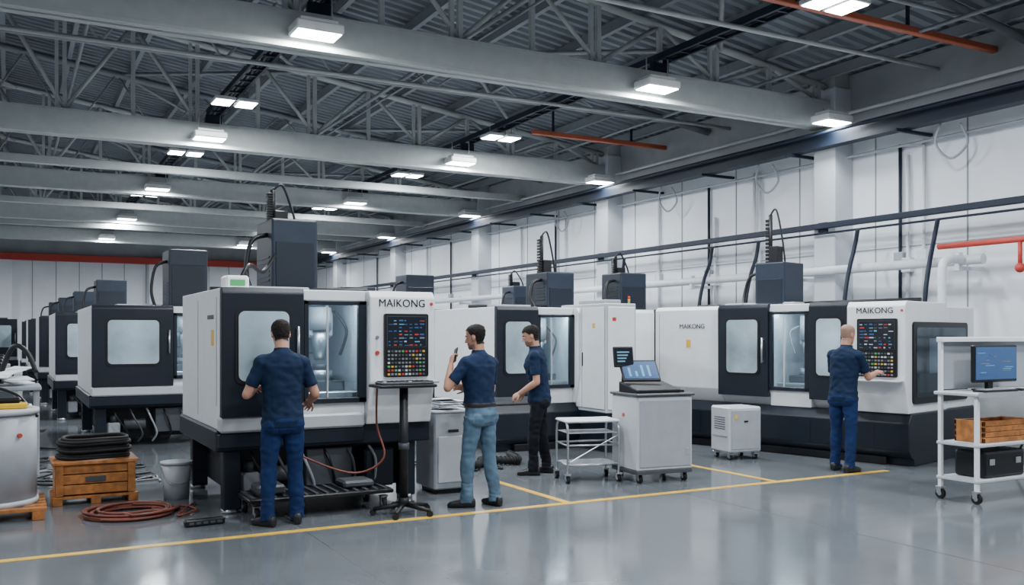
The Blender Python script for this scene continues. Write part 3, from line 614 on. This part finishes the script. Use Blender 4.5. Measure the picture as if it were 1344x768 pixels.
def person(name,loc,f,shirt,pants,hair,H=1.78,lean=8,headyaw=0,headpitch=15,armL=None,armR=None,feet=((-.12,.0,8),(.12,.02,-8)),tucked=False,handL=.6,handR=.6,beard=False,hairline=.17,prop=None):
    S=H/1.78; V=[];F=[];I=[]
    def rings(R,lab,n=28):
        o=len(V)
        for c,ax,ay,rx,ry,e in R:
            for j in range(n):
                t=2*pi*j/n; cs,sn=cos(t),sin(t)
                cs=math.copysign(abs(cs)**e,cs); sn=math.copysign(abs(sn)**e,sn)
                V.append(c+ax*rx*cs+ay*ry*sn)
        for k in range(len(R)-1):
            for j in range(n): F.append((o+k*n+j,o+k*n+(j+1)%n,o+(k+1)*n+(j+1)%n,o+(k+1)*n+j)); I.append(lab)
        a=len(V); V.append(R[0][0].copy()); V.append(R[-1][0].copy()); l=len(R)-1
        for j in range(n):
            F.append((a,o+(j+1)%n,o+j)); I.append(lab); F.append((a+1,o+l*n+j,o+l*n+(j+1)%n)); I.append(lab)
    def ball(c,r,lab,sc=(1,1,1),R=None):
        n=8; X,Y,Z=(Vector((1,0,0)),Vector((0,1,0)),Vector((0,0,1)))
        if R: X,Y,Z=R@X,R@Y,R@Z
        rr=[]
        for k in range(1,n):
            a=-pi/2+pi*k/n; rr.append((c+Z*(r*sc[2]*sin(a)),X,Y,r*sc[0]*cos(a),r*sc[1]*cos(a),1))
        rings(rr,lab,14)
    def limb(P,R,lab,n=16,flat=1.):
        for k in range(len(P)-1):
            d=P[k+1]-P[k]; a,b=frame(d); m=5
            rings([(P[k].lerp(P[k+1],t/m),a,b,(R[k]+(R[k+1]-R[k])*t/m),(R[k]+(R[k+1]-R[k])*t/m)*flat,1) for t in range(m+1)],lab,n)
            if k>0: ball(P[k],R[k]*.99,lab)
    la=radians(-lean)
    def bend(p):
        p=Vector(p); t=min(max((p.z-.95)/.35,0),1); a=la*t
        q=Vector((p.x,p.y,p.z-.95)); q=Matrix.Rotation(a,3,'X')@q; return Vector((q.x,q.y,q.z+.95)),Matrix.Rotation(a,3,'X')
    def tr(z,rx,ry,yo,e=.9):
        c,R=bend((0,yo,z)); return (c,R@Vector((1,0,0)),R@Vector((0,1,0)),rx,ry,e)
    zb=.97 if tucked else .85
    T=[tr(zb,.178,.136,-.004),tr(zb+.03,.18,.138,-.004),tr(.95,.174,.132,0)] if not tucked else [tr(zb,.15,.11,0),tr(zb+.03,.168,.125,0)]
    T+=[tr(1.05,.164,.122,.004),tr(1.13,.166,.122,.006),tr(1.22,.18,.13,.008),tr(1.30,.192,.134,.006),tr(1.36,.192,.126,0),tr(1.40,.178,.112,-.006),tr(1.435,.152,.098,-.012),tr(1.465,.118,.084,-.014),tr(1.49,.085,.072,-.014),tr(1.505,.068,.066,-.01)]
    rings(T,1,36)
    rings([tr(1.475,.075,.073,-.01),tr(1.52,.066,.068,-.004)],1,24)
    rings([tr(.79,.12,.1,0),tr(.83,.15,.122,-.008),tr(.9,.162,.13,-.012),tr(.96,.158,.122,-.006),tr(1.0,.152,.114,0)],2,32)
    if tucked: rings([tr(.975,.171,.129,0),tr(1.01,.171,.129,0)],4,32)
    for sgn,(fx,fy,ft) in zip((-1,1),feet):
        hp=Vector((sgn*.085,0,.87)); an=Vector((fx,fy-.02,.09)); kn=hp.lerp(an,.48)+Vector((sgn*.006,.025,0))
        limb([hp,hp.lerp(kn,.45),kn,kn.lerp(an,.35),kn.lerp(an,.8),Vector((an.x,an.y,.05))],[.096,.085,.067,.067,.06,.063],2,20)
        ball(hp+Vector((0,-.035,-.01)),.095,2)
        a=radians(ft); R=Matrix.Rotation(a,3,'Z'); X=R@Vector((1,0,0)); Z=Vector((0,0,1))
        prof=[(-.085,.02,.03),(-.075,.034,.045),(-.03,.038,.052),(.03,.04,.046),(.09,.047,.036),(.14,.046,.03),(.175,.034,.024),(.19,.016,.014)]
        rings([(Vector((an.x,an.y,0))+R@Vector((0,y,0))+Z*(h+.001),X,Z,w,h,.7) for y,w,h in prof],3,20)
    info={}
    for sgn,arm,cu in((-1,armL,handL),(1,armR,handR)):
        sh,R=bend((sgn*.172,-.005,1.388)); ud=Vector(arm[0]).normalized(); fd=Vector(arm[1]).normalized(); pn=Vector(arm[2]).normalized()
        el=sh+ud*.29; wr=el+fd*.25
        sl=.72
        nk,_=bend((sgn*.06,-.012,1.44)); ball(sh,.068,1); limb([nk,sh.lerp(nk,.35)+Vector((0,0,.006)),sh],[.052,.06,.066],1,20)
        limb([sh,sh.lerp(el,.3),sh.lerp(el,sl)],[.066,.063,.06],1,20)
        limb([sh.lerp(el,.5),el,el.lerp(wr,.3),wr],[.046,.041,.042,.027],0,16)
        s_=fd.cross(pn).normalized()*sgn*-1
        pn=(pn-fd*pn.dot(fd)).normalized()
        c=wr
        rings([(c-fd*.01,s_,pn,.027,.021,1),(c+fd*.02,s_,pn,.032,.019,.9),(c+fd*.06,s_,pn,.042,.017,.8),(c+fd*.088,s_,pn,.041,.014,.8),(c+fd*.095,s_,pn,.036,.01,.8)],0,18)
        for q,(off,ln) in enumerate(((.031,.072),(.0105,.082),(-.0105,.076),(-.031,.06))):
            p=c+fd*.082+s_*off; d=(fd+s_*off*3).normalized(); pts=[p]; 
            for ph,l in enumerate((.45,.32,.23)):
                ax=d.cross(pn)
                if ax.length>1e-4: d=Matrix.Rotation(cu*(.5 if ph==0 else .9)*(1+.12*q),3,ax.normalized())@d
                pts.append(pts[-1]+d*ln*l)
            limb(pts,[.0092,.0088,.008,.0068],0,10); ball(pts[-1],.0068,0)
        p=c+fd*.025+s_*.028; d=(fd*.65+s_*.7+pn*.25).normalized(); d2=(fd*.9+s_*.25+pn*.35).normalized()
        pts=[p,p+d*.038,p+d*.038+d2*.028,p+d*.038+d2*.05]; limb(pts,[.014,.0105,.0095,.0078],0,10); ball(pts[-1],.0078,0)
        info['L' if sgn<0 else 'R']=(wr,fd,pn,s_)
    nb,Rn=bend((0,-.012,1.46)); nt,_=bend((0,.0,1.545))
    HR=Matrix.Rotation(radians(headyaw),3,'Z')@Matrix.Rotation(radians(-headpitch),3,'X')
    HO=nt+HR@Vector((0,.004,-.005))
    limb([nb,nt+HR@Vector((0,-.012,.05))],[.062,.056],5,20)
    def hp_(x,y,z): return HO+HR@Vector((x,y,z))
    X,Y=HR@Vector((1,0,0)),HR@Vector((0,1,0))
    prof=[(.0,.02,.018,.068),(.008,.034,.034,.058),(.025,.046,.055,.04),(.05,.057,.074,.022),(.08,.065,.086,.01),(.11,.07,.093,.003),(.14,.0745,.098,-.002),(.17,.075,.098,-.006),(.195,.069,.089,-.008),(.215,.054,.071,-.008),(.228,.034,.046,-.008),(.234,.012,.018,-.008)]
    rings([(hp_(0,yo,z),X,Y,rx,ry,.95) for z,rx,ry,yo in prof],5,28)
    limb([hp_(0,.092,.125),hp_(0,.108,.1),hp_(0,.114,.083)],[.007,.0095,.0125],5,12); ball(hp_(0,.114,.083),.0125,5); ball(hp_(.012,.102,.08),.008,5); ball(hp_(-.012,.102,.08),.008,5)
    for s in(-1,1):
        ball(hp_(s*.075,-.008,.105),.03,5,(.3,.62,1.05),HR); limb([hp_(s*.016,.094,.137),hp_(s*.046,.078,.136)],[.006,.005],5,8)
    ball(hp_(0,.088,.05),.02,5,(1.2,.6,.35),HR); ball(hp_(0,.072,.014),.02,5,(1,.8,.8),HR)
    me=bpy.data.meshes.new('raw'); me.from_pydata([tuple(v) for v in V],[],F); me.update()
    bv=BVHTree.FromPolygons(V,F)
    o=link(bpy.data.objects.new('raw',me))
    m=o.modifiers.new('r','REMESH'); m.mode='VOXEL'; m.voxel_size=.005
    m=o.modifiers.new('s','SMOOTH'); m.factor=.5; m.iterations=5
    bpy.context.view_layer.update()
    nm=bpy.data.meshes.new_from_object(o.evaluated_get(bpy.context.evaluated_depsgraph_get())); bpy.data.objects.remove(o)
    mats=[SKIN,shirt,pants,SHOE,BELT,SKIN,hair,LIP,BEARD]
    nm.materials.clear()
    for q in mats: nm.materials.append(q)
    HRi=HR.inverted(); lab=[0]*len(nm.vertices)
    vn=[v.normal.copy() for v in nm.vertices]
    for i,v in enumerate(nm.vertices):
        r=bv.find_nearest(v.co); L=I[r[2]]
        if L==5:
            q=HRi@(v.co-HO)
            hl=hairline if q.y>.05 else (.15 if q.y>.015 else (.125 if q.y>-.025 else .035))
            if q.y>.015 and q.y<.05: hl=.13+(q.y-.015)/.035*(hairline-.13)
            if abs(q.x)>.0785 and q.z<.14: hl=9
            if q.z>hl: L=6
            if beard and q.y>.0 and q.z<.062-.02*(q.y<.05) and q.z>-.005 and not(abs(q.x)<.026 and q.z>.04 and q.z<.058): L=8
            if .132<q.z<.142 and .012<abs(q.x)<.052 and q.y>.06: L=6
            if .043<q.z<.056 and abs(q.x)<.024 and q.y>.08: L=7
        lab[i]=L
    for i,v in enumerate(nm.vertices):
        L=lab[i]; p=v.co
        if L in(1,2):
            d=.010*noise.noise(Vector((p.x*7+3,p.y*7,p.z*6)))+.007*noise.noise(Vector((p.x*14+p.z*12,p.y*16+5,p.z*18-p.x*8)))
            if L==2 and p.z<.25: d+=.002*sin(p.z*75+p.x*20+8*noise.noise(p*9))
            if L==1 and .9<p.z<1.12: d+=.0018*sin(p.z*55+p.x*24+8*noise.noise(p*6))
            v.co=p+vn[i]*d
        elif L==6 and (HRi@(p-HO)).z>.12 or (L==6 and (HRi@(p-HO)).y<0): v.co=p+vn[i]*(.006+.004*noise.noise(p*60))*(.2 if hair is HAIRG else 1)
    for pl in nm.polygons:
        ls=[lab[k] for k in pl.vertices]; pl.material_index=max(set(ls),key=ls.count); pl.use_smooth=True
    nm.name=name
    e=empty(name,loc,math.atan2(-f[0],f[1])); e.scale=(S,S,S)
    b=link(bpy.data.objects.new('body',nm)); b.parent=e
    g=G()
    for s in(-1,1):
        g.ball(hp_(s*.031,.079,.118),.0125,EYEW); g.ball(hp_(s*.031,.0868,.118),.0065,EYEB)
    g.done('eyes',e)
    if prop: prop(e,info)
    return e
def phone(e,info):
    wr,fd,pn,s_=info['L']; g=G(); c=wr+fd*.09+pn*.03
    M=Matrix((( *s_,0),( *fd,0),( *pn,0),(0,0,0,1))).transposed(); M.translation=c
    g.box(-.035,.035,-.06,.09,-.006,.006,BLACK,.003,M); g.box(-.03,.03,-.05,.08,.006,.007,BLU,0,M); g.done('handheld_phone',e)
def part(e,info):
    wr,fd,pn,s_=info['R']; g=G(); a=info['L'][0].lerp(wr,.5)+fd*.08
    g.box(a.x-.12,a.x+.12,a.y-.06,a.y+.08,a.z-.01,a.z+.012,BLACK,.006); g.box(a.x-.1,a.x+.1,a.y-.05,a.y+.07,a.z+.012,a.z+.014,BLU,0); g.done('tablet',e)
person('machine_operator',(2.1,8.02,0),(.1,1),SHIRT,PNAVY,HAIRD,1.8,lean=6,headpitch=22,armL=((-.42,-.02,-.9),(.35,.9,.12),(.6,-.2,-.7)),armR=((.38,-.05,-.9),(.0,.88,-.3),(-.7,.0,-.7)),feet=((-.13,.0,35),(.13,.05,-6)),prop=part)
person('technician_with_phone',(4.0,7.98,0),(-.3,.95),SHIRT2,JEAN,HAIRD,1.76,lean=3,headyaw=22,headpitch=10,armL=((-.55,.3,-.78),(.38,.22,.9),(.6,-.3,-.3)),armR=((.25,.25,-.93),(-.55,.8,.1),(-.6,-.5,-.3)),feet=((-.14,.06,40),(.13,-.06,-4)),tucked=True,hairline=.185,beard=True,prop=phone,handL=.9)
person('technician',(5.55,9.5,0),(-.8,.6),SHIRT,PBLK,HAIRD,1.78,lean=6,headpitch=18,headyaw=5,armL=((-.15,-.12,-.97),(.2,.8,-.52),(.6,.1,-.7)),armR=((.15,-.15,-.97),(-.2,.8,-.55),(-.6,.1,-.7)),feet=((-.12,.08,8),(.11,-.06,-10)),beard=True)
person('machine_operator',(8.9,7.93,0),(.97,.2),SHIRT,PNAVY,HAIRG,1.79,lean=7,headpitch=10,headyaw=-8,armL=((-.15,.35,-.93),(.1,.97,.08),(.3,.1,-.9)),armR=((.18,.45,-.87),(-.1,.97,.2),(-.3,.1,-.9)),feet=((-.12,.04,12),(.12,-.04,-8)),handL=.5,handR=.35,hairline=.2)
# ---------------------------------------------------------------- world, camera
w=bpy.data.worlds.new('World'); SC.world=w; w.use_nodes=True
w.node_tree.nodes['Background'].inputs[0].default_value=(.75,.85,1,1); w.node_tree.nodes['Background'].inputs[1].default_value=.45
c=bpy.data.cameras.new('cam'); c.sensor_width=36; c.lens=1214/1344*36; c.shift_y=56/1344; c.clip_end=200
o=link(bpy.data.objects.new('camera',c)); o.location=(0,0,1.65); o.rotation_euler=(pi/2,0,radians(-28.6)); SC.camera=o
